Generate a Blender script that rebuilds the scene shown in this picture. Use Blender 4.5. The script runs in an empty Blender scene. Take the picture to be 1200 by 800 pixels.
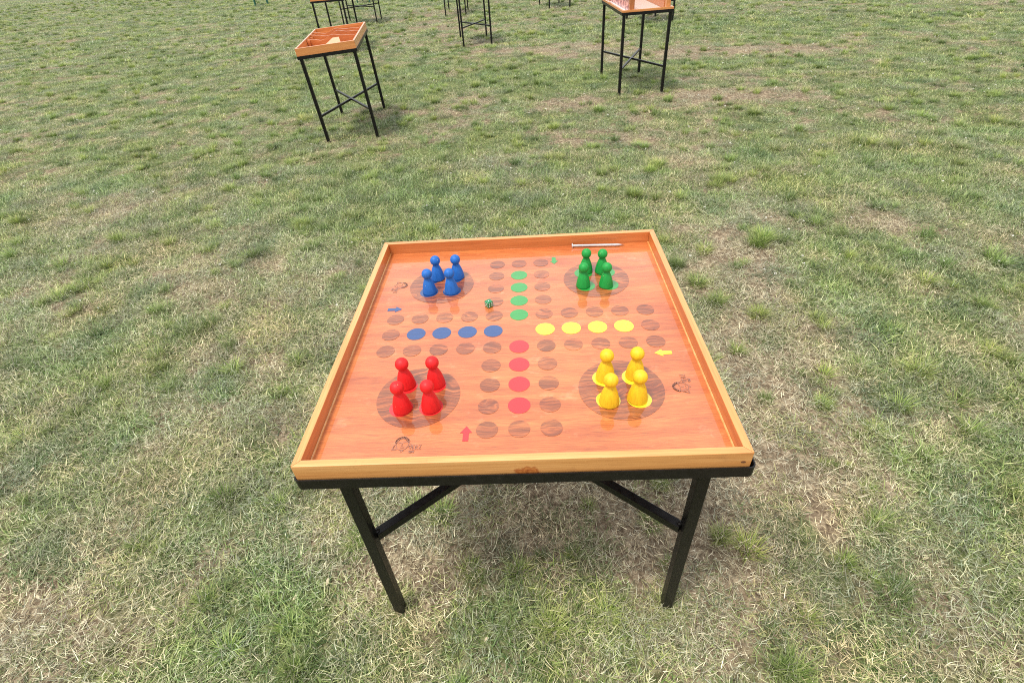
import bpy, bmesh, math, random
import numpy as np
from mathutils import Vector, Matrix, noise

random.seed(7)
RNG = np.random.default_rng(7)
SC = bpy.context.scene
COL = SC.collection
R = math.radians

# ------------------------------------------------------------------ camera
CAM = dict(p=Vector((0.0390, -1.0922, 1.5583)), pitch=0.6759, yaw=-0.0537, roll=-0.0740)
def cam_basis():
    pi_, ya, ro = CAM['pitch'], CAM['yaw'], CAM['roll']
    fw = Vector((math.sin(ya)*math.cos(pi_), math.cos(ya)*math.cos(pi_), -math.sin(pi_)))
    r0 = Vector((math.cos(ya), -math.sin(ya), 0)); u0 = r0.cross(fw)
    r = r0*math.cos(ro) + u0*math.sin(ro); u = -r0*math.sin(ro) + u0*math.cos(ro)
    return fw, r, u
fw, cr, cu = cam_basis()
cd = bpy.data.cameras.new("camera"); cam = bpy.data.objects.new("camera", cd); COL.objects.link(cam)
m = Matrix((cr, cu, -fw)).transposed().to_4x4(); m.translation = CAM['p']
cam.matrix_world = m
cd.sensor_fit = 'HORIZONTAL'; cd.sensor_width = 36; cd.lens = 18.0
cd.clip_start = 0.02; cd.clip_end = 2000
SC.camera = cam

# ------------------------------------------------------------------ light
SUN_EL, SUN_AZ = R(69), R(232)      # azimuth clockwise from +Y: from behind the camera, left
w = bpy.data.worlds.new("World"); SC.world = w; w.use_nodes = True
nt = w.node_tree; nt.nodes.clear()
out = nt.nodes.new('ShaderNodeOutputWorld'); bg = nt.nodes.new('ShaderNodeBackground')
sky = nt.nodes.new('ShaderNodeTexSky'); sky.sky_type = 'NISHITA'; sky.sun_disc = False
sky.sun_elevation = SUN_EL; sky.sun_rotation = SUN_AZ; sky.air_density = 1.0; sky.dust_density = 4.0
tc = nt.nodes.new('ShaderNodeTexCoord'); nz = nt.nodes.new('ShaderNodeTexNoise')
nz.inputs['Scale'].default_value = 2.2; nz.inputs['Detail'].default_value = 5; nz.inputs['Roughness'].default_value = 0.55
mp = nt.nodes.new('ShaderNodeMapping'); mp.inputs['Scale'].default_value = (1, 1, 2.4)
nt.links.new(tc.outputs['Generated'], mp.inputs[0]); nt.links.new(mp.outputs[0], nz.inputs['Vector'])
cr_ = nt.nodes.new('ShaderNodeValToRGB')
cr_.color_ramp.elements[0].position = 0.25; cr_.color_ramp.elements[0].color = (8.5, 9.0, 10.0, 1)
cr_.color_ramp.elements[1].position = 0.7; cr_.color_ramp.elements[1].color = (15.0, 15.0, 15.2, 1)
mx = nt.nodes.new('ShaderNodeMixRGB'); mx.inputs[0].default_value = 0.82       # thin bright cloud over the sky
nt.links.new(nz.outputs['Fac'], cr_.inputs[0]); nt.links.new(sky.outputs[0], mx.inputs[1]); nt.links.new(cr_.outputs[0], mx.inputs[2])
nt.links.new(mx.outputs[0], bg.inputs[0]); bg.inputs[1].default_value = 0.1
nt.links.new(bg.outputs[0], out.inputs[0])
sl = bpy.data.lights.new("sun", 'SUN'); sl.energy = 3.0; sl.angle = R(11); sl.color = (1, 0.955, 0.88)
so = bpy.data.objects.new("sun", sl); COL.objects.link(so)
sd = Vector((math.sin(SUN_AZ)*math.cos(SUN_EL), math.cos(SUN_AZ)*math.cos(SUN_EL), math.sin(SUN_EL)))
so.rotation_euler = sd.to_track_quat('Z', 'Y').to_euler()
SC.view_settings.view_transform = 'Standard'; SC.view_settings.look = 'None'
SC.view_settings.exposure = 0.34; SC.view_settings.gamma = 1.0
try:
    SC.cycles.use_denoising = False; SC.cycles.filter_width = 1.05
    SC.cycles.max_bounces = 6; SC.cycles.transparent_max_bounces = 4
except Exception: pass

# ------------------------------------------------------------------ node helper
class N:
    def __init__(s, name):
        s.m = bpy.data.materials.new(name); s.m.use_nodes = True
        s.t = s.m.node_tree; s.t.nodes.clear()
        s.out = s.t.nodes.new('ShaderNodeOutputMaterial')
    def n(s, typ, ins=None, **kw):
        nd = s.t.nodes.new(typ)
        for k, v in kw.items(): setattr(nd, k, v)
        for k, v in (ins or {}).items():
            if isinstance(v, bpy.types.NodeSocket): s.t.links.new(v, nd.inputs[k])
            else: nd.inputs[k].default_value = v
        return nd
    def obj(s): return s.n('ShaderNodeTexCoord').outputs['Object']
    def pos(s): return s.n('ShaderNodeNewGeometry').outputs['Position']
    def map(s, v, sc=(1,1,1), loc=(0,0,0), rot=(0,0,0)):
        return s.n('ShaderNodeMapping', {0: v, 'Scale': sc, 'Location': loc, 'Rotation': rot}).outputs[0]
    def noise(s, v, scale, det=4, rough=.5, dist=0):
        return s.n('ShaderNodeTexNoise', {'Vector': v, 'Scale': scale, 'Detail': det, 'Roughness': rough, 'Distortion': dist}).outputs['Fac']
    def ramp(s, f, stops, interp='LINEAR'):
        nd = s.n('ShaderNodeValToRGB', {0: f}); r = nd.color_ramp; r.interpolation = interp
        while len(r.elements) < len(stops): r.elements.new(.5)
        for e, (p, c) in zip(r.elements, stops):
            e.position = p; e.color = (*c, 1) if not isinstance(c, (int, float)) else (c, c, c, 1)
        return nd.outputs[0]
    def mix(s, f, a, b, mode='MIX'):
        nd = s.n('ShaderNodeMixRGB', {0: f}, blend_type=mode)
        for i, v in ((1, a), (2, b)):
            if isinstance(v, bpy.types.NodeSocket): s.t.links.new(v, nd.inputs[i])
            else: nd.inputs[i].default_value = (*v, 1)
        return nd.outputs[0]
    def math(s, op, a, b=0., clamp=False):
        return s.n('ShaderNodeMath', {0: a, 1: b}, operation=op, use_clamp=clamp).outputs[0]
    def bump(s, h, st=.3, d=.001):
        return s.n('ShaderNodeBump', {'Height': h, 'Strength': st, 'Distance': d}).outputs[0]
    def bsdf(s, col, rough=.5, normal=None, **kw):
        ins = {'Base Color': col if isinstance(col, bpy.types.NodeSocket) else (*col, 1), 'Roughness': rough}
        if normal is not None: ins['Normal'] = normal
        for k, v in kw.items(): ins[k.replace('_', ' ')] = v
        b = s.n('ShaderNodeBsdfPrincipled', ins)
        s.t.links.new(b.outputs[0], s.out.inputs[0]); return b

def varnish_normal(s, v):
    return s.bump(s.noise(v, 9, 3, .5), .03, .004)

def mat_floor(name, stain=None, dens=.8):
    """orange varnished plywood, grain along x; stain darkens the wood but lets the grain through"""
    s = N(name); v = s.pos()
    warp = s.noise(s.map(v, (1.5, 5, 1)), 1.6, 3, .5, .6)
    vv = s.n('ShaderNodeVectorMath', {0: v, 1: s.n('ShaderNodeCombineXYZ', {'Y': s.math('MULTIPLY', warp, .05)}).outputs[0]}, operation='ADD').outputs[0]
    broad = s.noise(s.map(vv, (2.0, 14, 1)), 1.5, 4, .55, .4)
    grain = s.noise(s.map(vv, (9, 300, 1)), 1.6, 5, .65)
    fine = s.noise(s.map(v, (22, 620, 1)), 1.5, 3, .6)
    c = s.ramp(broad, [(.25, (.42, .092, .020)), (.5, (.53, .148, .035)), (.75, (.63, .215, .056))])
    c = s.mix(.72, c, s.ramp(grain, [(.32, (.50, .40, .32)), (.56, (1, 1, 1))]), 'MULTIPLY')
    c = s.mix(.5, c, s.ramp(fine, [(.38, (.5, .42, .36)), (.52, (1, 1, 1))]), 'MULTIPLY')
    scuff = s.noise(s.map(v, (14, 22, 1)), 1.0, 6, .7)
    c = s.mix(s.ramp(scuff, [(.58, 0.), (.74, .30)]), c, (.80, .42, .22))
    if stain:
        w2 = s.noise(s.map(v, (1, 1, 1), (stain*3, 0, 0)), 11, 2, .5)
        v3 = s.n('ShaderNodeVectorMath', {0: vv, 1: s.n('ShaderNodeCombineXYZ', {'Y': s.math('MULTIPLY', w2, .075)}).outputs[0]}, operation='ADD').outputs[0]
        g2 = s.noise(s.map(v3, (5, 105, 1), (stain, stain*.7, 0)), 1.7, 5, .66)
        st = s.ramp(g2, [(.34, (.30, .27, .27)), (.50, (.50, .46, .46)), (.64, (.90, .88, .86))])
        c = s.mix(dens, c, st, 'MULTIPLY')
    s.bsdf(c, .45, Coat_Weight=1.0, Coat_Roughness=.035, Coat_IOR=1.57, Coat_Normal=varnish_normal(s, v)); return s.m

def mat_paint_spot(name, col):
    s = N(name); v = s.pos()
    g = s.noise(s.map(v, (8, 160, 1)), 1.6, 4, .6)
    c = s.mix(1, col, s.ramp(g, [(.3, (.78, .78, .78)), (.6, (1, 1, 1))]), 'MULTIPLY')
    s.bsdf(c, .45, Coat_Weight=1.0, Coat_Roughness=.035, Coat_IOR=1.57, Coat_Normal=varnish_normal(s, v)); return s.m

def mat_pine(name, knots=(), tint=(1, 1, 1), axis=0, gloss=.35, inner=None):
    """amber varnished pine; axis = grain direction"""
    s = N(name); v = s.obj()
    a = [34, 34, 34]; a[axis] = 1.3
    b = [260, 260, 260]; b[axis] = 7
    w_ = s.noise(s.map(v, tuple(x*.22 for x in a)), 1.2, 3, .5, .8)
    vv = s.n('ShaderNodeVectorMath', {0: v, 1: s.n('ShaderNodeCombineXYZ', {i: s.math('MULTIPLY', w_, .03) for i in range(3) if i != axis}).outputs[0]}, operation='ADD').outputs[0]
    g1 = s.noise(s.map(vv, tuple(a)), 1.6, 4, .55, .5); g2 = s.noise(s.map(vv, tuple(b)), 1.3, 4, .6)
    c = s.ramp(g1, [(.25, (.50, .205, .052)), (.5, (.585, .275, .082)), (.75, (.69, .365, .132))])
    c = s.mix(.42, c, s.ramp(g2, [(.32, (.55, .40, .28)), (.55, (1, 1, 1))]), 'MULTIPLY')
    for (kx, ky, kz, rad, sx) in knots:
        sc = [1/rad]*3; sc[axis] = 1/(rad*sx)
        d = s.n('ShaderNodeVectorMath', {0: s.map(vv, tuple(sc), (-kx*sc[0], -ky*sc[1], -kz*sc[2]))}, operation='LENGTH').outputs['Value']
        d = s.math('ADD', d, s.math('MULTIPLY', s.math('SUBTRACT', s.noise(v, 90, 3), .5), 1.1))
        c = s.mix(1, c, s.ramp(d, [(.12, (.10, .05, .03)), (.3, (.48, .22, .12)), (.5, (.85, .62, .45)), (.75, (.62, .36, .24)), (1.0, (1, 1, 1))]), 'MULTIPLY')
    if inner:        # the inside faces carry the orange stain of the playing surface
        ab = s.n('ShaderNodeVectorMath', {0: v}, operation='ABSOLUTE').outputs[0]
        sp = s.n('ShaderNodeSeparateXYZ', {0: ab}).outputs
        mk = s.math('MULTIPLY', s.math('LESS_THAN', sp[0], inner[0]), s.math('LESS_THAN', sp[1], inner[1]))
        mk = s.math('MULTIPLY', mk, s.math('LESS_THAN', s.n('ShaderNodeSeparateXYZ', {0: v}).outputs[2], -.0015))
        c = s.mix(s.math('MULTIPLY', mk, .85), c, s.mix(1, c, (.88, .50, .33), 'MULTIPLY'))
    c = s.mix(1, c, tint, 'MULTIPLY')
    c = s.mix(s.ramp(s.noise(v, 38, 5, .7), [(.60, 0.), (.75, .3)]), c, (.30, .13, .045))
    s.bsdf(c, .42, s.bump(g2, .12, .0006), Coat_Weight=.55, Coat_Roughness=gloss*.6, Coat_IOR=1.45); return s.m

def mat_black(name):
    s = N(name); v = s.obj()
    n1 = s.noise(v, 60, 4, .6); n2 = s.noise(v, 420, 2, .5)
    c = s.ramp(n1, [(.35, (.0045, .004, .0038)), (.66, (.009, .008, .0075)), (.82, (.036, .028, .022))])
    s.bsdf(c, s.ramp(n1, [(.3, .27), (.7, .42)]), s.bump(n2, .35, .0008), Specular_IOR_Level=.24); return s.m

def mat_pawn(name, c1, c2):
    s = N(name); v = s.obj()
    g = s.noise(s.map(v, (130, 130, 22)), 1.5, 4, .6); n = s.noise(v, 55, 3, .6)
    c = s.mix(s.math('MULTIPLY', n, 1, True), c1, c2)
    c = s.mix(.6, c, s.ramp(g, [(.3, (.62, .62, .62)), (.55, (1, 1, 1))]), 'MULTIPLY')
    oi = s.n('ShaderNodeObjectInfo').outputs['Random']
    vo = s.n('ShaderNodeVectorMath', {0: v, 1: s.n('ShaderNodeCombineXYZ', {'X': s.math('MULTIPLY', oi, 9.)}).outputs[0]}, operation='ADD').outputs[0]
    chip = s.ramp(s.noise(vo, 130, 4, .6), [(.70, 0.), (.73, .8)])
    c = s.mix(chip, c, (.62, .42, .24))
    s.bsdf(c, .52, s.bump(g, .6, .0012), Specular_IOR_Level=.35); return s.m

def mat_plain(name, col, rough=.5, **kw):
    s = N(name); n = s.noise(s.obj(), 80, 4, .6)
    c = s.mix(1, col, s.ramp(n, [(.3, (.8, .8, .8)), (.65, (1, 1, 1))]), 'MULTIPLY')
    s.bsdf(c, rough, s.bump(n, .1, .0005), **kw); return s.m

# ------------------------------------------------------------------ objects helper
def link(name, me, mat=None, parent=None, smooth=False):
    o = bpy.data.objects.new(name, me); COL.objects.link(o)
    if mat is not None and not me.materials: me.materials.append(mat)
    if smooth: me.polygons.foreach_set('use_smooth', [True]*len(me.polygons))
    if parent is not None: o.parent = parent
    return o
def bm_link(name, bm, mat, parent=None, smooth=False):
    me = bpy.data.meshes.new(name); bmesh.ops.recalc_face_normals(bm, faces=bm.faces); bm.to_mesh(me); bm.free()
    return link(name, me, mat, parent, smooth)
def tag(o, label=None, cat=None, group=None, kind=None):
    if label: o['label'] = label
    if cat: o['category'] = cat
    if group: o['group'] = group
    if kind: o['kind'] = kind
    return o
def empty(name, loc=(0, 0, 0), rot=(0, 0, 0)):
    o = bpy.data.objects.new(name, None); COL.objects.link(o); o.location = loc; o.rotation_euler = rot
    o.empty_display_size = .1; return o
def prism(bm, foot, z0, z1):
    """foot: xy polygon, extruded z0..z1 (z may be lists per vertex)"""
    n = len(foot)
    a = [z0]*n if not isinstance(z0, (list, tuple)) else z0
    b = [z1]*n if not isinstance(z1, (list, tuple)) else z1
    lo = [bm.verts.new((p[0], p[1], a[i])) for i, p in enumerate(foot)]
    hi = [bm.verts.new((p[0], p[1], b[i])) for i, p in enumerate(foot)]
    bm.faces.new(lo[::-1]); bm.faces.new(hi)
    for i in range(n): bm.faces.new((lo[i], lo[(i+1) % n], hi[(i+1) % n], hi[i]))
def bev(bm, off, seg=2):
    bmesh.ops.recalc_face_normals(bm, faces=bm.faces)
    bmesh.ops.bevel(bm, geom=[e for e in bm.edges if len(e.link_faces) == 2 and e.calc_face_angle(0) > .5], offset=off, segments=seg, affect='EDGES', profile=.6)
def box(name, c, s, mat, parent=None, b=.001, rot=None):
    bm = bmesh.new(); x, y, z = s[0]/2, s[1]/2, s[2]/2
    prism(bm, [(-x, -y), (x, -y), (x, y), (-x, y)], -z, z)
    if b: bev(bm, b, 2)
    mt = Matrix.Translation(c) @ (rot.to_4x4() if rot else Matrix.Identity(4))
    bmesh.ops.transform(bm, matrix=mt, verts=bm.verts)
    return bm_link(name, bm, mat, parent)
def bar(name, a, b, th, mat, parent=None, up=Vector((0, 0, 1)), bevel=.0015, wid=None):
    a, b = Vector(a), Vector(b); d = b-a; L = d.length; z = d.normalized()
    x = up.cross(z)
    if x.length < 1e-4: x = Vector((1, 0, 0))
    x.normalize(); y = z.cross(x)
    rot = Matrix((x, y, z)).transposed()
    return box(name, (a+b)/2, (wid or th, th, L), mat, parent, bevel, rot)
def lathe(prof, n=32):
    bm = bmesh.new(); rings = []
    for r_, z in prof:
        if r_ < 1e-6: rings.append([bm.verts.new((0, 0, z))])
        else: rings.append([bm.verts.new((r_*math.cos(2*math.pi*i/n), r_*math.sin(2*math.pi*i/n), z)) for i in range(n)])
    for p, q in zip(rings, rings[1:]):
        for i in range(n):
            j = (i+1) % n
            if len(p) == 1: bm.faces.new((p[0], q[i], q[j]))
            elif len(q) == 1: bm.faces.new((p[i], p[j], q[0]))
            else: bm.faces.new((p[i], p[j], q[j], q[i]))
    return bm
def rrect(hx, hy, r_, seg=4):
    pts = []
    for cx, cy, a0 in ((hx-r_, hy-r_, 0), (-hx+r_, hy-r_, 90), (-hx+r_, -hy+r_, 180), (hx-r_, -hy+r_, 270)):
        for k in range(seg+1):
            a = R(a0+90*k/seg); pts.append((cx+r_*math.cos(a), cy+r_*math.sin(a)))
    return pts
def ring_sweep(name, hx, hy, rad, prof, mat, parent):
    """closed rounded-rectangle ring; prof: (inward offset, z) closed outline"""
    bm = bmesh.new(); rings = []
    for o_, z in prof:
        rings.append([bm.verts.new((x, y, z)) for x, y in rrect(hx-o_, hy-o_, max(rad-o_, .0006))])
    n = len(rings[0]); k = len(rings)
    for a in range(k):
        p, q = rings[a], rings[(a+1) % k]
        for i in range(n): bm.faces.new((p[i], p[(i+1) % n], q[(i+1) % n], q[i]))
    return bm_link(name, bm, mat, parent)
def disc(name, c, r_, mat, parent, z=0., seg=40, sy=1.0, th=.0004):
    bm = bmesh.new()
    prism(bm, [(c[0]+r_*math.cos(2*math.pi*i/seg), c[1]+r_*sy*math.sin(2*math.pi*i/seg)) for i in range(seg)], z-.0004, z+th)
    return bm_link(name, bm, mat, parent)

BLACK = mat_black("black_painted_steel")
PINE_X = mat_pine("varnished_pine_along_x", knots=((.018, -.457, -.022, .019, 1.6), (-.30, .45, -.01, .012, 4), (.40, -.47, -.03, .006, 2)), inner=(.4343, .4487))
PINE_Y = mat_pine("varnished_pine_along_y", knots=((.437, .13, -.02, .012, 2.2), (.437, -.2, -.02, .010, 2.5), (-.437, -.1, -.03, .008, 2)), axis=1, inner=(.4343, .4487))
PINE_B = mat_pine("bead_pine", tint=(1.1, 1.02, .95))
PLY = mat_floor("orange_varnished_plywood")
STAINS = [mat_floor("stained_plywood_%s" % n_, k, q) for n_, k, q in (("dark", 1.3, 1.0), ("mid", 2.9, .92), ("streaky", 4.4, 1.0), ("pale", 6.1, .82))]
HOME_ST = mat_floor("stained_home_plywood", 8.3, .98)

# ------------------------------------------------------------------ near table: steel stand
W2, D2 = .45, .4644
ZR, ZB = .76, .76-.0372          # rim top, playing surface
ZL = ZR-.062                      # underside of the board, on the angle iron shelf
stand = empty("steel_table_stand", (0.003, 0, 0))
tag(stand, "black angle-iron table stand with cross brace carrying the large orange board in the foreground", "table stand")
ring_sweep("top_frame", W2+.0085, D2+.0065, .012,
           [(0, ZL-.003), (0, ZL+.0245), (.003, ZL+.0245), (.003, ZL-.0002), (.028, ZL-.0002), (.028, ZL-.003)], BLACK, stand)
LX, LY, LYB = .392, .402, .235
for sx in (-1, 1):
    for sy in (-1, 1):
        yy = -LY if sy < 0 else LYB
        bar("leg", (sx*LX, yy, -.006), (sx*LX, yy, ZL-.0035), .0275, BLACK, stand, Vector((0, 1, 0)))
zb = .388; YM = (LYB-LY)/2
d_ = Vector((LX*2, LY+LYB, 0)).normalized()*.0165
bar("brace", Vector((-LX, -LY, zb))+d_, Vector((LX, LYB, zb))-d_, .023, BLACK, stand)
d2 = Vector((-LX*2, LY+LYB, 0)).normalized()
cgap = d2*.0135
bar("brace", Vector((LX, -LY, zb))+d2*.0165, Vector((0, YM, zb))-cgap, .023, BLACK, stand)
bar("brace", Vector((0, YM, zb))+cgap, Vector((-LX, LYB, zb))-d2*.0165, .023, BLACK, stand)

for x, y in ((-LX, -LY), (LX, -LY)):
    sx = 1 if x < 0 else -1
    bm = bmesh.new(); bmesh.ops.create_icosphere(bm, subdivisions=2, radius=.0075)
    for v_ in bm.verts: v_.co *= 1+.25*noise.noise(v_.co*300)
    bmesh.ops.transform(bm, matrix=Matrix.Translation((x+sx*.0145, y+.0145, zb+.0125)) @ Matrix.Diagonal((1, 1, .55, 1)), verts=bm.verts)
    bm_link("weld_bead", bm, BLACK, stand, True)
# ------------------------------------------------------------------ near table: board
board = empty("game_board", (0, 0, ZR))
tag(board, "large square orange varnished ludo board with pine rim, on the near stand", "board game")
def rims(parent, hx, hy, t, z0, z1, mx_, my_, name="rim_side", b=.0016):
    for (pts, m_) in (([(-hx, -hy), (hx, -hy), (hx-t, -hy+t), (-hx+t, -hy+t)], mx_),
                      ([(hx, hy), (-hx, hy), (-hx+t, hy-t), (hx-t, hy-t)], mx_),
                      ([(-hx, hy), (-hx, -hy), (-hx+t, -hy+t), (-hx+t, hy-t)], my_),
                      ([(hx, -hy), (hx, hy), (hx-t, hy-t), (hx-t, -hy+t)], my_)):
        c = Vector((sum(p[0] for p in pts)/4, sum(p[1] for p in pts)/4))
        g = .0003
        pts = [(p[0]+(g if p[0] < c.x else -g)*(1 if abs(c.x) < .01 else 0), p[1]+(g if p[1] < c.y else -g)*(1 if abs(c.y) < .01 else 0)) for p in pts]
        bm = bmesh.new(); prism(bm, pts, z0, z1); bev(bm, b, 2)
        bm_link(name, bm, m_, parent)
T = .0162
rims(board, W2, D2, T, ZL-ZR, 0, PINE_X, PINE_Y)
IX, IY = W2-T, D2-T
zf = ZB-ZR
panel = box("playing_panel", (0, 0, zf-.005), (2*IX-.0006, 2*IY-.0006, .01), PLY, board, 0)
# thin quarter bead where the wall meets the playing surface
for pts, m_ in ((((-IX, -IY), (-IX, IY)), PINE_B), (((IX, -IY), (IX, IY)), PINE_B)):
    sx = 1 if pts[0][0] < 0 else -1
    bm = bmesh.new(); k = .0032
    prof = [(0, 0), (k, 0), (k*.75, k*.55), (k*.4, k*.85), (0, k)]
    a = [bm.verts.new((pts[0][0]+sx*(p[0]+.0003), -IY+.001, zf+.0003+p[1])) for p in prof]
    b = [bm.verts.new((pts[0][0]+sx*(p[0]+.0003), IY-.001, zf+.0003+p[1])) for p in prof]
    bm.faces.new(a); bm.faces.new(b[::-1])
    for i in range(5): bm.faces.new((a[i], a[(i+1) % 5], b[(i+1) % 5], b[i]))
    bm_link("edge_bead", bm, m_, board)

HOLE = mat_plain("dark_wood_filler", (.13, .045, .018), .6)
for x, z in ((.434, -.026),):
    bm = lathe([(0, 0), (.0032, 0), (.0032, .0006), (0, .0006)], 14)
    bmesh.ops.transform(bm, matrix=Matrix.Translation((x, -D2-.0003, z)) @ Matrix.Rotation(R(90), 4, 'X') @ Matrix.Diagonal((1.5, .8, 1, 1)), verts=bm.verts)
    bm_link("filled_nail_hole", bm, HOLE, board)
# printed spots (under the varnish), grid pitch .0696
PT = .0696; ox, oy = .0018, -.0045; ZD = zf+.0004
CR, CG, CB, CY = (.56, .008, .010), (.016, .26, .038), (.006, .048, .18), (.84, .74, .02)
M_SP = {k: mat_paint_spot("printed_%s" % k, c) for k, c in (("red", CR), ("green", CG), ("blue", CB), ("yellow", CY))}
def gp(i, j): return (ox+i*PT+.003*j*PT, oy+j*PT-.003*i*PT)
for i in range(-5, 6):
    for j in range(-5, 6):
        if i == 0 and j == 0: continue
        if abs(i) > 1 and abs(j) > 1: continue
        col = None
        if i == 0 and 1 <= abs(j) <= 4: col = "green" if j > 0 else "red"
        if j == 0 and 1 <= abs(i) <= 4: col = "yellow" if i > 0 else "blue"
        c = gp(i, j)
        if col: tag(disc("coloured_spot", c, .0254, M_SP[col], panel, ZD), "%s spot" % col)
        else: disc("stained_spot", c, .0238, STAINS[(i*3+j*5+i*j) % 4], panel, ZD)
HOMES = {"red": (-.234, -.243), "blue": (-.234, .236), "green": (.235, .232), "yellow": (.236, -.241)}
for k, c in HOMES.items():
    tag(disc("home_circle", c, .0975, HOME_ST, panel, ZD, 64), "stained home circle of the %s pawns" % k)
    for sx in (-1, 1):
        for sy in (-1, 1):
            tag(disc("home_spot", (c[0]+sx*.0345, c[1]+sy*.036), .0272, M_SP[k], panel, ZD+.0005), "%s home spot" % k)
def arrow(p, ang, col):
    L, h, wd = .042, .019, .0125
    P = [(-L/2, -wd/2), (L/2-h, -wd/2), (L/2-h, -wd*1.05), (L/2, 0), (L/2-h, wd*1.05), (L/2-h, wd/2), (-L/2, wd/2)]
    ca, sa = math.cos(ang), math.sin(ang)
    bm = bmesh.new(); prism(bm, [(p[0]+x*ca-y*sa, p[1]+x*sa+y*ca) for x, y in P], ZD-.0004, ZD+.0004)
    tag(bm_link("arrow", bm, M_SP[col], panel), "%s arrow" % col)
arrow((-.357, .1165), 0, "blue"); arrow((-.1135, -.361), R(90), "red"); arrow((.358, -.120), R(180), "yellow"); arrow((.115, .353), R(-90), "green")

# small burnt-in line drawing of a curly head with lettering beside it
INK = mat_paint_spot("burnt_brown_line", (.30, .105, .055))
def ribbon(bm, pts, wd, z, tf):
    v = [Vector((*p, 0)) for p in pts]; L, Rr = [], []
    for i, p in enumerate(v):
        t = (v[min(i+1, len(v)-1)]-v[max(i-1, 0)]); t = t.normalized() if t.length else Vector((1, 0, 0))
        nn = Vector((-t.y, t.x, 0))*wd/2
        for S, q in ((L, p+nn), (Rr, p-nn)):
            x, y = tf(q.x, q.y); S.append(bm.verts.new((x, y, z)))
    for i in range(len(v)-1): bm.faces.new((L[i], L[i+1], Rr[i+1], Rr[i]))
def logo(c, ang, s):
    ca, sa = math.cos(ang), math.sin(ang)
    tf = lambda x, y: (c[0]+s*(x*ca-y*sa), c[1]+s*(x*sa+y*ca))
    rr = random.Random(3); bm = bmesh.new()
    arc = lambda cx, cy, rx, ry, a0, a1, n=14: [(cx+rx*math.cos(R(a0+(a1-a0)*k/n)), cy+ry*math.sin(R(a0+(a1-a0)*k/n))) for k in range(n+1)]
    z = ZD+.0006
    st = [arc(0, 0, .016, .020, 150, 390), arc(0, 0, .0185, .0225, 10, 170), arc(-.003, .004, .015, .017, 20, 160), arc(.002, .008, .013, .012, 0, 180),
          arc(-.006, .002, .004, .002, 0, 180, 8), arc(.007, .003, .004, .002, 0, 180, 8), [(.001, .003), (-.002, -.006), (.002, -.007)],
          arc(0, -.011, .005, .002, 180, 360, 8), [(-.018, 0), (-.026, -.018), (-.013, -.017)], [(-.020, -.005), (-.023, -.016), (-.014, -.015)],
          [(.017, .002), (.025, -.006), (.015, -.011)], [(-.004, -.019), (-.002, -.026), (.005, -.021)]]
    for k in range(9):
        a = 20+k*17; st.append(arc(.0165*math.cos(R(a)), .020*math.sin(R(a)), .0035, .0035, rr.uniform(0, 90), rr.uniform(250, 330), 8))
    for p in st: ribbon(bm, p, .0017, z, tf)
    # letters V E R Z, then a second, smaller row
    G = {'V': [[(0, 1), (.35, 0), (.7, 1)]], 'E': [[(.6, 1), (0, 1), (0, 0), (.6, 0)], [(0, .5), (.5, .5)]],
         'R': [[(0, 0), (0, 1), (.55, .9), (.55, .6), (0, .5), (.6, 0)]], 'Z': [[(0, 1), (.65, 1), (0, 0), (.65, 0)]],
         'Y': [[(0, 1), (.35, .5), (.7, 1)], [(.35, .5), (.35, 0)]]}
    for row, (word, h, y0) in enumerate((("VERZ", .0135, -.021), ("VERZ", .006, -.0305))):
        for i, ch in enumerate(word):
            for st_ in G[ch]: ribbon(bm, [(.018+i*h*.62+p[0]*h*.66, y0+p[1]*h) for p in st_], .0021, z, tf)
        if row == 0: pass
    bm_link("line_drawing", bm, INK, panel)
logo((-.2475, -.384), R(4), .84)
logo((.372, -.242), R(90), .84)
logo((-.362, .245), R(-90), .85)

# ------------------------------------------------------------------ pawns
PB0 = [(0, 0), (.0205, 0), (.0215, .0015), (.0214, .006), (.0205, .016), (.0186, .030), (.0162, .043), (.0132, .055), (.0103, .0645), (.0086, .0700), (.0078, .0740), (0, .0742)]
PB = [(a*1.04, b*.735) for a, b in PB0]
HZ, HR = .0655, .0160
bh = bmesh.new(); bmesh.ops.create_uvsphere(bh, u_segments=28, v_segments=18, radius=HR); bmesh.ops.translate(bh, verts=bh.verts, vec=(0, 0, HZ))
M_PW = {"red": mat_pawn("red_pawn_paint", (.62, .006, .008), (.74, .016, .015)), "blue": mat_pawn("blue_pawn_paint", (.008, .085, .34), (.014, .15, .50)),
        "green": mat_pawn("green_pawn_paint", (.005, .20, .028), (.009, .32, .05)), "yellow": mat_pawn("yellow_pawn_paint", (.70, .40, .010), (.80, .50, .014))}
PW = {"blue": [(-.266, .184), (-.199, .180), (-.250, .258), (-.189, .262)], "red": [(-.264, -.298), (-.199, -.297), (-.268, -.219), (-.197, -.219)],
      "green": [(.193, .181), (.259, .176), (.209, .262), (.257, .256)], "yellow": [(.202, -.300), (.266, -.293), (.204, -.220), (.274, -.217)]}
HOW = ["front left one of the four %s pawns, on the %s home circle", "front right one of the four %s pawns, on the %s home circle",
       "back left one of the four %s pawns, on the %s home circle", "back right one of the four %s pawns, on the %s home circle"]
WHERE = {"red": "near left", "blue": "far left", "green": "far right", "yellow": "near right"}
hme = bpy.data.meshes.new("pawn_head"); bh.to_mesh(hme); bh.free(); hme.polygons.foreach_set('use_smooth', [True]*len(hme.polygons))
b0 = lathe(PB, 32); bmesh.ops.recalc_face_normals(b0, faces=b0.faces); bme = bpy.data.meshes.new("pawn_body"); b0.to_mesh(bme); b0.free()
bme.polygons.foreach_set('use_smooth', [True]*len(bme.polygons))
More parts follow.
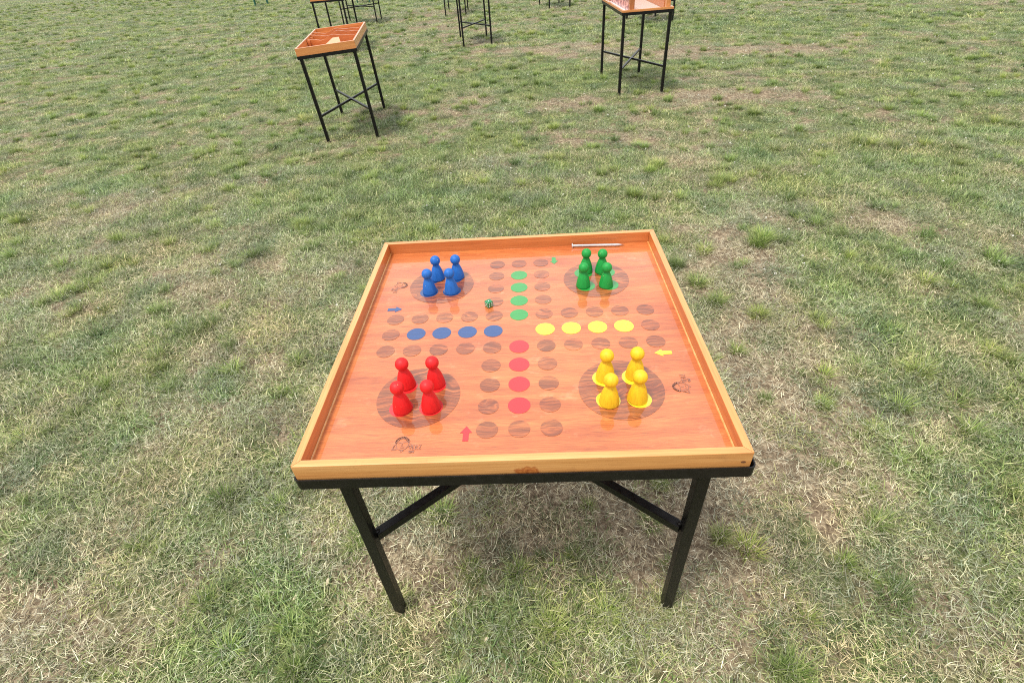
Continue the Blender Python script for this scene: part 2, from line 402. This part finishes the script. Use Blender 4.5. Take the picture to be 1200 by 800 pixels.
for k, ps in PW.items():
    hm, bo = hme.copy(), bme.copy(); hm.materials.append(M_PW[k]); bo.materials.append(M_PW[k])
    for i, (x, y) in enumerate(ps):
        root = empty("pawn", (x, y+.016, ZB+.0014), (0, 0, random.uniform(0, 6)))
        sz = {"red": 1.0, "yellow": 1.03, "blue": .97, "green": .95}[k]; jt = random.uniform(-.02, .02); root.scale = (sz*.98, sz*.98, sz*(1+jt)); root.rotation_euler[0] = random.uniform(-.012, .012)
        tag(root, HOW[i] % (k, WHERE[k]), "pawn", "wooden pawns on the ludo board")
        link("body", bo, None, root); link("head", hm, None, root)

# ------------------------------------------------------------------ die
die = empty("die", (-.084, .113, ZB+.0005), (0, 0, R(38)))
tag(die, "small green die with white pips lying between the blue and green homes", "die")
DS = .0185; DM = mat_plain("green_die_plastic", (.004, .19, .06), .2, Coat_Weight=.6); WM = mat_plain("white_pip", (.85, .85, .82), .4)
bm = bmesh.new(); prism(bm, [(-DS/2, -DS/2), (DS/2, -DS/2), (DS/2, DS/2), (-DS/2, DS/2)], 0, DS); bev(bm, .003, 3); bm_link("cube_body", bm, DM, die, True)
def pip(p, nrm):
    bm = bmesh.new(); bmesh.ops.create_circle(bm, cap_ends=True, radius=.0015, segments=12)
    q = Vector(nrm).to_track_quat('Z', 'Y').to_matrix().to_4x4()
    bmesh.ops.extrude_face_region(bm, geom=list(bm.faces)); 
    for v in bm.verts[12:]: v.co.z += .0002
    bmesh.ops.transform(bm, matrix=Matrix.Translation(Vector(p)) @ q, verts=bm.verts); bm_link("pip", bm, WM, die)
o_ = .0042; h_ = DS/2
for u, v in ((0, 0),): pip((u, v, DS), (0, 0, 1))
for u, v in ((-o_, -o_), (o_, o_), (-o_, o_), (o_, -o_), (0, 0)): pip((-h_, u, h_+v), (-1, 0, 0))
for u, v in ((-o_, -o_), (o_, o_), (-o_, o_), (o_, -o_), (-o_, 0), (o_, 0)): pip((u, -h_, h_+v), (0, -1, 0))
for u, v in ((-o_, -o_), (0, 0), (o_, o_)): pip((h_, u, h_+v), (1, 0, 0))

# ------------------------------------------------------------------ long steel nail against the far wall
STEEL = mat_plain("galvanised_steel", (.70, .69, .67), .32, Metallic=.85)
nail = empty("steel_nail", (.179, .436, ZB+.0058)); nail.rotation_euler = (0, 0, R(-3.0))
tag(nail, "long silver steel nail lying along the far rim behind the green pawns", "nail")
def xl(prof, name):
    b = lathe(prof, 20); bmesh.ops.rotate(b, cent=(0, 0, 0), matrix=Matrix.Rotation(R(90), 3, 'Y'), verts=b.verts)
    bm_link(name, b, STEEL, nail, True)
xl([(0, .0), (.0088, .0), (.0088, .0030), (.0045, .0050)], "nail_head"); xl([(.0043, .0045), (.0043, .150), (.0032, .157), (0, .176)], "nail_shank")

# ------------------------------------------------------------------ smaller tables further back
def small_table(loc, yaw, rx, ry, w_, d__, H, inset, label, group="black steel tables standing about the lawn", zbr=.26, leg=.029):
    root = empty("steel_table_stand", loc); root.rotation_euler = (rx, ry, yaw)
    tag(root, label, "table stand", group)
    hx, hy = w_/2, d__/2
    ring_sweep("top_frame", hx+.004, hy+.004, .006, [(0, H), (0, H+.028), (.003, H+.028), (.003, H+.003), (.026, H+.003), (.026, H)], BLACK, root)
    a, b = hx-inset, hy-inset
    for sx in (-1, 1):
        for sy in (-1, 1):
            bar("leg", (sx*a, sy*b, -.01), (sx*a, sy*b, H-.0005), leg, BLACK, root, Vector((0, 1, 0)), .001)
    dd = Vector((a, b, 0)).normalized()
    bar("brace", Vector((-a, -b, zbr))+dd*.0145, Vector((a, b, zbr))-dd*.0145, .02, BLACK, root, bevel=.001)
    de = Vector((-a, b, 0)).normalized()
    bar("brace", Vector((a, -b, zbr))+de*.0145, Vector((0, 0, zbr))-de*.0145, .02, BLACK, root, bevel=.001)
    bar("brace", Vector((0, 0, zbr))+de*.0145, Vector((-a, b, zbr))-de*.0145, .02, BLACK, root, bevel=.001)
    return root
def world_on(root, z):
    return root.matrix_basis @ Vector((0, 0, z))
PX = mat_pine("tray_pine_along_x", tint=(1.02, .84, .76), knots=((.03, -.53, .02, .022, 1.6), (-.19, -.53, .02, .012, 1.5)), gloss=.2)
PY = mat_pine("tray_pine_along_y", tint=(1.02, .84, .76), axis=1, gloss=.2)
PO = mat_pine("tray_floor_orange", tint=(.90, .62, .58), gloss=.15)
PL = mat_plain("plywood_sky_sheen", (.85, .84, .80), .35, Coat_Weight=.8, Coat_Roughness=.06)  # near-white base colour stands in for sky reflected in the tray floor
def tray(root, w_, d__, H, th, label, group=None, floor=PO):
    t = empty("game_tray"); t.location = world_on(root, H+.0035); t.rotation_euler = root.rotation_euler
    tag(t, label, "board game", group)
    rims(t, w_/2, d__/2, .016, 0, th+.0245, PX, PY, "tray_side", .0012)
    box("tray_floor", (0, 0, .013), (w_-.034, d__-.034, .012), floor, t, 0)
    return t
# left table: tray with wavy dividers
tl = small_table((-1.773, 4.748, 0), .132, .021, -.052, .543, 1.084, .767, .025, "slim black steel table at the upper left, carrying the open tray with wavy dividers")
t1 = tray(tl, .543, 1.084, .767, .063, "orange wooden tray with three wavy dividers and a small ramp, on the upper left table")
TH1 = .0875
def wavy(y, amp, ph, hgt):
    bm = bmesh.new(); n = 28; hw = .543/2-.018; t_ = .006
    F, B = [], []
    for i in range(n+1):
        x = -hw+2*hw*i/n; z = hgt+amp*math.sin(3.2*math.pi*i/n+ph)+amp*.4*math.sin(6.1*math.pi*i/n+ph*2)
        yy = y+.024*math.sin(2*math.pi*i/n+ph)
        F.append((bm.verts.new((x, yy-t_, .0195)), bm.verts.new((x, yy-t_, z)))); B.append((bm.verts.new((x, yy+t_, .0195)), bm.verts.new((x, yy+t_, z))))
    for i in range(n):
        bm.faces.new((F[i][0], F[i+1][0], F[i+1][1], F[i][1])); bm.faces.new((B[i][0], B[i][1], B[i+1][1], B[i+1][0]))
        bm.faces.new((F[i][1], F[i+1][1], B[i+1][1], B[i][1])); bm.faces.new((F[i][0], B[i][0], B[i+1][0], F[i+1][0]))
    bm.normal_update(); bm.faces.new((F[0][0], F[0][1], B[0][1], B[0][0])); bm.faces.new((F[n][0], B[n][0], B[n][1], F[n][1]))
    bm.faces.ensure_lookup_table()
    for f_ in bm.faces: f_.material_index = 1 if abs(f_.calc_center_median().z-hgt) < amp*1.5 and f_.calc_area() > 0 and abs(f_.normal.z) > .5 else 0
    o = bm_link("divider", bm, PO, t1); o.data.materials.append(PX)
wavy(-.04, .014, 2.4, .076); wavy(.14, .014, 1.9, .080); wavy(.32, .012, 2.7, .080)
for y in (-.06, .12, .29): box("divider_block", (-.543/2+.033, y+.014, .045), (.028, .026, .05), PO, t1, .001)
bm = bmesh.new(); prism(bm, [(-.09, -.47), (.14, -.47), (.085, -.20), (.025, -.20)], .0195, [.03, .03, .085, .085]); bm_link("ramp", bm, mat_plain("ramp_plywood", (.62, .33, .17), .4), t1)

# right table: tray with an open standing box on it
tr = small_table((1.352, 5.851, 0), .063, .014, -.007, .543, 1.111, .79, .025, "slim black steel table at the upper right, carrying the tray with a standing open box", zbr=.27)
t2 = tray(tr, .543, 1.111, .79, .020, "orange wooden tray on the upper right table, with side panels standing up inside it", floor=PL)
s = N("patterned_panel"); v = s.obj()
wv = s.n('ShaderNodeTexWave', {'Vector': s.map(v, (1, 5, 5), rot=(0, 0, .3)), 'Scale': 2.2, 'Distortion': 9, 'Detail': 2, 'Detail Scale': 1.5}).outputs['Fac']
s.bsdf(s.ramp(wv, [(.3, (.20, .06, .08)), (.55, (.45, .12, .10)), (.8, (.80, .42, .36))]), .4, Coat_Weight=.5, Coat_Roughness=.1); PAT = s.m
POST = mat_pine("dark_orange_post", tint=(.66, .44, .38), axis=2)
box("side_panel", (-.175, .03, .02+.17), (.014, .96, .34), PAT, t2, .001)
box("side_panel", (.20, .03, .02+.17), (.014, .96, .34), PO, t2, .001)
box("corner_post", (-.163, -.485, .02+.175), (.05, .062, .35), POST, t2, .0015)
box("corner_post", (.222, -.485, .02+.175), (.045, .062, .35), PX, t2, .0015)
box("back_panel", (.012, .50, .02+.17), (.42, .014, .34), PO, t2, .001)

# far left pair
t3 = small_table((-3.283, 9.816, 0), .114, .002, -.004, .551, 1.148, .779, .025, "far left black steel table with an orange tray, behind the wavy-divider tray", zbr=.27)
tray(t3, .551, 1.148, .779, .06, "plain orange wooden tray cut by the photo's top edge, at far left")
t4 = small_table((-3.808, 13.57, 0), .079, .0, .0, .902, .93, .72, .059, "wide square black steel table far behind the left tables, crossed braces showing", zbr=.33, leg=.028)
t5 = small_table((-.802, 9.736, 0), .145, -.01, -.004, .547, .991, .78, .025, "black steel table with crossed braces at the top centre, beside the dry track", zbr=.27)
t6 = small_table((-1.545, 14.169, 0), .029, 0, 0, .543, 1.138, .78, .025, "black steel table just behind the top centre one, at the start of the dry track", zbr=.33)
t7 = small_table((.906, 14.299, 0), .197, 0, 0, .566, 1.082, .78, .025, "farthest black steel table right of centre, only its leg ends in view", zbr=.33)
t8 = small_table((2.59, 10.88, 0), .19, 0, 0, .66, .88, .78, .025, "black steel table hidden behind the upper right tray, its leg ends showing below it", zbr=.33)
for t_, w_, d__, H in ((t4, .902, .93, .72), (t5, .547, .991, .78), (t6, .543, 1.138, .78), (t7, .566, 1.082, .78), (t8, .66, .88, .78)):
    box("table_top", (0, 0, H+.045), (w_-.012, d__-.012, .08), PX, t_, .002)

# green slatted garden chairs at the far edge
GM = mat_plain("dark_green_paint", (.012, .10, .055), .45); GM2 = mat_plain("teal_green_paint", (.02, .15, .095), .45)
def green_chair(loc, rz, label):
    c = empty("garden_chair", loc, (0, 0, rz)); tag(c, label, "chair", "dark green garden chairs at the far side of the lawn")
    for sx in (-1, 1):
        bar("leg", (sx*.21, -.2, 0), (sx*.19, -.18, .44), .035, GM, c); bar("leg", (sx*.21, .24, 0), (sx*.19, .2, .85), .035, GM, c)
    for k in range(5): box("seat_slat", (0, -.19+k*.085, .445), (.44, .07, .02), GM2, c, .002)
    for k in range(5): box("back_slat", (-.15+k*.075, .205, .66), (.055, .018, .40), GM2, c, .002)
    box("apron", (0, -.21, .30), (.40, .02, .22), GM2, c, .002)
    return c
green_chair((-9.05, 20.35, 0), R(20), "dark green garden chair at the extreme far left of the lawn")
green_chair((-4.95, 18.75, 0), R(-10), "teal green garden chair far off, behind the wide square table")

# ------------------------------------------------------------------ lawn
DRY = [(-2.4, 14.6, .9, .9), (-1.8, 12.4, .7, .8), (-.85, 11.1, .6, .7), (-.8, 9.6, .6, .35), (.45, 8.6, 1.2, .45), (1.5, 8.05, 1.3, .5), (2.6, 7.5, 1.2, .4), (3.6, 7.2, 1.2, .4),
       (1.93, 5.2, .7, .25), (2.4, 5.0, .8, .3), (.6, 5.1, .5, .4), (-.5, 5.4, .5, .5), (-.98, 7.1, .4, .4), (1.18, 1.5, .22, .35), (.95, .75, .3, .5), (1.4, 1.9, .3, .3), (.15, .1, .45, .3),
       (-1.45, 1.5, .5, .5), (.5, -.1, .3, .25), (-.7, -.1, .25, .2), (.97, .3, .2, .35), (-.3, -.35, .2, .15), (-.5, .2, .2, .2), (-1.3, 5.2, .3, .3), (1.3, 3.6, .5, .4), (-2.3, 3.2, .4, .3)]
GREEN = [(-1.2, 3.0, .8, .7), (-2.6, 6.5, 1.5, 1.2), (.3, 6.4, 1.0, .8), (3.6, 9.5, 2.5, 1.2), (-.9, .0, .25, .2), (.0, -.45, .25, .15), (-.2, 2.4, .6, .4), (-1.1, 7.5, .8, .7), (.6, 3.1, .4, .3)]
def dryness(x, y):
    n1 = noise.noise(Vector((x*.55, y*.55, 3.1))); n2 = noise.noise(Vector((x*1.9, y*1.9, 9.7))); n3 = noise.noise(Vector((x*5.5, y*5.5, 1.7)))
    n4 = noise.noise(Vector((x*13, y*13, 4.4)))
    d = .40+.24*n1+.34*n2+.42*n3+.34*n4
    near = max(0., min(1., (3.2-y)/3.5)); d += .03*near-.11*(1-near)
    for cx, cy, sx, sy in DRY:
        q = ((x-cx)/sx)**2+((y-cy)/sy)**2
        if q < 6: d += .42*math.exp(-q)
    for cx, cy, sx, sy in GREEN:
        q = ((x-cx)/sx)**2+((y-cy)/sy)**2
        if q < 6: d -= .28*math.exp(-q)
    return max(0., min(1., d))
def gz(x, y):
    return .010*noise.noise(Vector((x*2.1, y*2.1, 5)))+.006*noise.noise(Vector((x*7, y*7, 2)))-.010

# ground sheet with relief
def axis(lo, hi, step, far):
    a = list(np.arange(lo, hi+1e-6, step)); s_ = step
    while a[-1] < far: s_ *= 1.35; a.append(a[-1]+s_)
    s_ = step; b = [a[0]]
    while b[-1] > -far: s_ *= 1.35; b.append(b[-1]-s_)
    return np.array(sorted(set(b[1:]))+a)
xs, ys = axis(-6, 6, .075, 400), axis(-2, 13, .075, 400)
vs = []; dv = []
for y in ys:
    for x in xs:
        big = abs(x) > 12 or y > 20 or y < -4
        vs.append((x, y, -.01 if big else gz(x, y))); dv.append(.38 if big else dryness(x, y))
nx, ny = len(xs), len(ys)
fs = [(j*nx+i, j*nx+i+1, (j+1)*nx+i+1, (j+1)*nx+i) for j in range(ny-1) for i in range(nx-1)]
me = bpy.data.meshes.new("ground"); me.from_pydata(vs, [], fs)
at = me.attributes.new("dry", 'FLOAT', 'POINT'); at.data.foreach_set('value', dv)
me.polygons.foreach_set('use_smooth', [True]*len(me.polygons))
s = N("lawn_soil"); v = s.pos()
dr = s.n('ShaderNodeAttribute', attribute_name='dry').outputs['Fac']
n1 = s.noise(v, 42, 6, .7, .5); n2 = s.noise(v, 9, 5, .6); n3 = s.noise(v, 210, 3, .7)
soil = s.ramp(n1, [(.30, (.060, .042, .026)), (.48, (.17, .125, .080)), (.66, (.42, .34, .225))])
moss = s.ramp(n1, [(.30, (.035, .048, .016)), (.5, (.105, .125, .045)), (.70, (.27, .28, .13))])
f = s.math('ADD', dr, s.math('MULTIPLY', s.math('SUBTRACT', n2, .5), .9), True)
c = s.mix(s.ramp(f, [(.30, 0.), (.62, 1.)]), moss, soil)
c = s.mix(.5, c, s.ramp(n3, [(.35, (.5, .5, .5)), (.6, (1.2, 1.2, 1.2))]), 'MULTIPLY')
s.bsdf(c, .95, s.bump(n1, .8, .012), Specular_IOR_Level=.1)
g = link("ground", me, s.m); tag(g, kind='structure')

# blades
def blades(name, n, rad, mode, seed, mat):
    r_ = np.random.default_rng(seed); V = []; F = []; A = []; Tt = []
    for k in range(n):
        rr_ = rad*math.sqrt(r_.random())*(1 if r_.random() < .8 else 1.25); th = r_.random()*6.283
        x, y = rr_*math.cos(th), rr_*math.sin(th)
        if mode == 'green':
            L = r_.uniform(.014, .056); lean = r_.uniform(.3, 1.42); wd = r_.uniform(.0010, .0032); curl = r_.uniform(.2, 1.0)
        elif mode == 'straw':
            L = r_.uniform(.012, .044); lean = r_.uniform(1.05, 1.52); wd = r_.uniform(.0008, .0016); curl = r_.uniform(-.35, .25)
        elif mode == 'tuft':
            L = r_.uniform(.05, .115); lean = r_.uniform(.05, .75); wd = r_.uniform(.0018, .0032); curl = r_.uniform(.3, .9)
        az = th+r_.uniform(-.7, .7) if mode == 'tuft' else r_.random()*6.283
        p = np.array([x, y, 0.0 if mode != 'straw' else r_.uniform(.001, .018)]); a = lean; i0 = len(V); S = 4 if mode != 'straw' else 4
        side_az = az+1.5708; rv = r_.random(); tw = r_.uniform(-.5, .5)
        for q in range(S):
            t = q/(S-1); ww = wd*(1-t**1.8)*.5+.0001
            sd_ = np.array([math.cos(side_az+tw*t), math.sin(side_az+tw*t), .25*math.sin(tw*3)])*ww
            V += [tuple(p-sd_), tuple(p+sd_)]; A += [rv, rv]; Tt += [t, t]
            p = p+np.array([math.sin(a)*math.cos(az), math.sin(a)*math.sin(az), math.cos(a)])*L/(S-1)
            a += curl/(S-1)*1.2; az += tw*.5
            p[2] = max(p[2], .0015)
        for q in range(S-1): F.append((i0+2*q, i0+2*q+1, i0+2*q+3, i0+2*q+2))
    me_ = bpy.data.meshes.new(name); me_.from_pydata(V, [], F)
    me_.attributes.new("rnd", 'FLOAT', 'POINT').data.foreach_set('value', A)
    me_.attributes.new("tip", 'FLOAT', 'POINT').data.foreach_set('value', Tt)
    me_.materials.append(mat); me_.polygons.foreach_set('use_smooth', [True]*len(me_.polygons))
    return bpy.data.objects.new(name, me_)
def blade_mat(name, stops, dry_stops):
    s = N(name)
    rn = s.n('ShaderNodeAttribute', attribute_name='rnd').outputs['Fac']
    tp = s.n('ShaderNodeAttribute', attribute_name='tip').outputs['Fac']
    di = s.n('ShaderNodeAttribute', attribute_name='dryi', attribute_type='INSTANCER').outputs['Fac']
    cg = s.ramp(rn, stops, 'LINEAR'); cd_ = s.ramp(rn, dry_stops)
    big = s.noise(s.pos(), 1.7, 3, .6)
    cg = s.mix(.8, cg, s.ramp(big, [(.35, (.80, .98, .86)), (.65, (1.2, 1.04, .85))]), 'MULTIPLY')
    c = s.mix(s.ramp(di, [(.30, 0.), (.95, .7)]), cg, cd_)
    c = s.mix(s.math('MULTIPLY', s.math('POWER', tp, 3.), .5), c, (.42, .36, .19))
    tn = s.n('ShaderNodeAttribute', attribute_name='tone', attribute_type='INSTANCER').outputs['Fac']
    c = s.mix(1, c, s.ramp(tn, [(0, (.48, .55, .49)), (.3, (.80, .86, .80)), (.6, (1.08, 1.08, 1.0)), (1, (1.42, 1.38, 1.16))]), 'MULTIPLY')
    b = s.n('ShaderNodeBsdfPrincipled', {'Base Color': c, 'Roughness': .42, 'Specular IOR Level': .5})
    t = s.n('ShaderNodeBsdfTranslucent', {'Color': c}); mx_ = s.n('ShaderNodeMixShader', {0: .28, 1: b.outputs[0], 2: t.outputs[0]})
    s.t.links.new(mx_.outputs[0], s.out.inputs[0]); return s.m
GR = blade_mat("grass_blade", [(0, (.028, .062, .020)), (.3, (.115, .195, .056)), (.6, (.235, .325, .118)), (.84, (.385, .45, .215)), (1, (.67, .67, .47))],  # palest blades have sun glints put into their colour
               [(0, (.12, .145, .05)), (.5, (.27, .25, .12)), (1, (.50, .42, .27))])
ST = blade_mat("straw_blade", [(0, (.09, .080, .052)), (.4, (.29, .26, .185)), (.75, (.56, .52, .40)), (1, (.82, .79, .67))],
               [(0, (.11, .085, .065)), (.4, (.33, .27, .20)), (.75, (.60, .53, .42)), (1, (.84, .78, .66))])
TU = blade_mat("tuft_blade", [(0, (.075, .135, .026)), (.5, (.185, .270, .070)), (1, (.40, .46, .17))], [(0, (.12, .17, .03)), (.5, (.24, .28, .07)), (1, (.45, .40, .18))])

def scatter(name, sources, pts, label):
    """pts: list of (x, y, z, rotz, sx, sz, idx, dry)"""
    cl = bpy.data.collections.new(name+"_clumps")
    for o in sources: cl.objects.link(o)
    me_ = bpy.data.meshes.new(name); me_.from_pydata([p[:3] for p in pts], [], [])
    n = len(pts)
    me_.attributes.new("rotz", 'FLOAT', 'POINT').data.foreach_set('value', [p[3] for p in pts])
    me_.attributes.new("scl", 'FLOAT_VECTOR', 'POINT').data.foreach_set('vector', [q for p in pts for q in (p[4], p[4], p[5])])
    me_.attributes.new("idx", 'INT', 'POINT').data.foreach_set('value', [int(p[6]) for p in pts])
    me_.attributes.new("dryi", 'FLOAT', 'POINT').data.foreach_set('value', [p[7] for p in pts])
    me_.attributes.new("tone", 'FLOAT', 'POINT').data.foreach_set('value', [min(1., max(0., .5+.55*noise.noise(Vector((p[0]*4.2, p[1]*4.2, 30)))+random.gauss(0, .32))) for p in pts])
    o = link(name, me_); tag(o, label, kind='stuff')
    gt = bpy.data.node_groups.new(name+"_scatter", 'GeometryNodeTree')
    gt.interface.new_socket("Geometry", in_out='INPUT', socket_type='NodeSocketGeometry')
    gt.interface.new_socket("Geometry", in_out='OUTPUT', socket_type='NodeSocketGeometry')
    gi = gt.nodes.new('NodeGroupInput'); go = gt.nodes.new('NodeGroupOutput')
    ci = gt.nodes.new('GeometryNodeCollectionInfo'); ci.inputs['Collection'].default_value = cl
    ci.inputs['Separate Children'].default_value = True; ci.inputs['Reset Children'].default_value = True
    ip = gt.nodes.new('GeometryNodeInstanceOnPoints'); ip.inputs['Pick Instance'].default_value = True
    def attr(nm, t):
        a = gt.nodes.new('GeometryNodeInputNamedAttribute'); a.data_type = t; a.inputs[0].default_value = nm
        return [q for q in a.outputs if q.enabled][0]
    cx = gt.nodes.new('ShaderNodeCombineXYZ'); gt.links.new(attr("rotz", 'FLOAT'), cx.inputs[2])
    gt.links.new(gi.outputs[0], ip.inputs['Points']); gt.links.new(ci.outputs[0], ip.inputs['Instance'])
    gt.links.new(attr("idx", 'INT'), ip.inputs['Instance Index']); gt.links.new(cx.outputs[0], ip.inputs['Rotation'])
    gt.links.new(attr("scl", 'FLOAT_VECTOR'), ip.inputs['Scale']); gt.links.new(ip.outputs[0], go.inputs[0])
    md = o.modifiers.new("scatter", 'NODES'); md.node_group = gt
    return o
NV = 14
green_src = [blades("green_clump", 150, .085, 'green', 10+k, GR) for k in range(NV)]
straw_src = [blades("straw_clump", 130, .09, 'straw', 40+k, ST) for k in range(NV)]
tuft_src = [blades("tuft_clump", 110, .035, 'tuft', 70+k, TU) for k in range(6)]
P1, P2, P3 = [], [], []
def inside(x, y):
    d = Vector((x, y, 0))-CAM['p']; z = d.dot(fw)
    if z < .05: return False
    u_, v_ = d.dot(cr)/z, d.dot(cu)/z
    return abs(u_) < 1.2 and -.95 < v_ < .76
def zones():
    for (y0, y1, st) in ((-1.3, 3.6, .085), (3.6, 9, .135), (9, 24, .26), (24, 44, .5)):
        ny_ = int((y1-y0)/st)
        for j in range(ny_):
            y = y0+j*st; hw = 1.12*(y+1.5)+.9
            for i in range(int(2*hw/st)):
                yield (-hw+i*st+random.uniform(-.5, .5)*st, y+random.uniform(-.5, .5)*st, st)
for x, y, st in zones():
    if not inside(x, y): continue
    d = dryness(x, y); k = st/.085; z = gz(x, y) if y < 20 and abs(x) < 12 else -.01
    # green: thinned and shortened where it is dry
    if random.random() < 1.22-d*1.12:
        sc_ = (.85+.35*random.random())*(1 if k < 1.3 else k*.64)
        P1.append((x, y, z, random.uniform(0, 6.28), sc_, (1.2-.8*d)*random.uniform(.5, 1.35)*(1 if k < 2 else 1.15), random.randrange(NV), d))
    if random.random() < (.22 if y < 3 else .10)+.75*math.sin(min(d*1.25, 1.)*math.pi*.72):
        P2.append((x, y, z, random.uniform(0, 6.28), random.uniform(.8, 1.2)*(1 if k < 1.3 else k*.68), random.uniform(.7, 1.3), random.randrange(NV), d))
TUFTS = [(.828, 2.50, 1.2), (.961, 1.304, 1.1), (.868, 1.495, .9), (1.458, 1.748, 1.35), (1.40, 1.68, 1.1), (1.0, 1.11, 1.0), (1.15, .98, .9), (1.696, 3.814, .9), (1.475, 2.672, 1.3), (1.42, 2.6, 1.1),
         (.819, 4.714, 1.2), (1.094, 3.031, 1.3), (1.02, 2.95, 1.0), (.335, 4.204, 1.2), (-.112, 7.144, 1.3), (-1.02, 5.478, 1.2), (1.1, 3.5, 1.0), (2.3, 4.3, 1.2), (2.15, 4.9, 1.1), (-.6, 6.2, 1.4), (-.35, 6.3, 1.3), (.25, 6.1, 1.4)]
for x, y, s_ in TUFTS:
    for q in range(3):
        s_ = s_ if q else s_*.78
        a, b = x+random.uniform(-.03, .03)*s_, y+random.uniform(-.03, .03)*s_
        P3.append((a, b, gz(a, b), random.uniform(0, 6.28), s_*random.uniform(.9, 1.2), s_*random.uniform(.6, .95), random.randrange(6), .15))
for q in range(8500):
    y = -1.0+30*random.random()**.8; x = random.uniform(-1, 1)*(1.12*(y+1.5)+.9); d = dryness(x, y)
    if not inside(x, y) or random.random() < d*.7: continue
    for e in range(random.choice((1, 1, 2, 3))):
        a, b = x+random.uniform(-.06, .06), y+random.uniform(-.06, .06); s_ = random.uniform(.3, .9)*(1+.03*y)
        P3.append((a, b, gz(a, b), random.uniform(0, 6.28), s_, s_*random.uniform(.45, .9), random.randrange(6), d*.6))
def clear(P):     # keep the blades off the feet a little
    feet = [(sx*LX, y_) for sx in (-1, 1) for y_ in (-LY, LYB)]
    return [p for p in P if min((p[0]-a)**2+(p[1]-b)**2 for a, b in feet) > .0025]
for a, b in [(sx*LX, y_) for sx in (-1, 1) for y_ in (-LY, LYB)]:
    for q in range(7):
        t_ = random.uniform(0, 6.28); P1.append((a+.035*math.cos(t_), b+.035*math.sin(t_), gz(a, b), random.uniform(0, 6.28), .6, .7, random.randrange(NV), .55))
scatter("grass", green_src, P1, "short worn green lawn grass covering the ground")
scatter("dry_grass", straw_src, P2, "pale dry straw lying between the green blades")
scatter("grass_tufts", tuft_src, clear(P3), "taller bright green tufts standing out of the lawn")

# small white clover heads and pale dead leaves
def litter(name, n, size, col, label, flat, y0=-1., y1=18):
    V, F = [], []; rr_ = random.Random(len(name))
    for q in range(n):
        y = y0+(y1-y0)*rr_.random()**1.1; x = rr_.uniform(-1, 1)*(1.1*(y+1.5)+.6); z = gz(x, y)+(.012 if flat else .03)
        s_ = size*rr_.uniform(.4, 1.2)*(.45+.075*y if not flat else 1+.02*y)
        if flat:
            a = rr_.uniform(0, 6.28); t1, t2 = rr_.uniform(-.5, .5), rr_.uniform(-.3, .9); i0 = len(V)
            for u, w_ in ((-1, 0), (-.4, .42), (.3, .38), (1, 0), (.3, -.35), (-.4, -.4)):
                V.append((x+s_*(u*math.cos(a)-w_*math.sin(a)), y+s_*(u*math.sin(a)+w_*math.cos(a)), z+s_*(t1*u*.5+t2*w_*w_*2+.1)))
            F += [(i0, i0+1, i0+2, i0+3), (i0, i0+3, i0+4, i0+5)]
        else:
            for e in range(9):
                i0 = len(V); a = e*2.399; el = rr_.uniform(-.2, 1.3); dx, dy, dz = math.cos(a)*math.cos(el), math.sin(a)*math.cos(el), math.sin(el)
                V += [(x, y, z), (x+s_*(dx-.35*dy), y+s_*(dy+.35*dx), z+s_*dz), (x+s_*1.15*dx, y+s_*1.15*dy, z+s_*1.15*dz+.001), (x+s_*(dx+.35*dy), y+s_*(dy-.35*dx), z+s_*dz)]
                F.append((i0, i0+1, i0+2, i0+3))
    me_ = bpy.data.meshes.new(name); me_.from_pydata(V, [], F)
    tag(link(name, me_, mat_plain(name+"_surface", col, .7)), label, kind='stuff')
litter("clover_flowers", 1300, .0100, (.72, .70, .62), "tiny white clover heads dotted over the lawn", False, 1.2)
litter("dead_leaves", 330, .011, (.50, .43, .28), "small pale dead leaves lying in the grass", True, -1., 9)
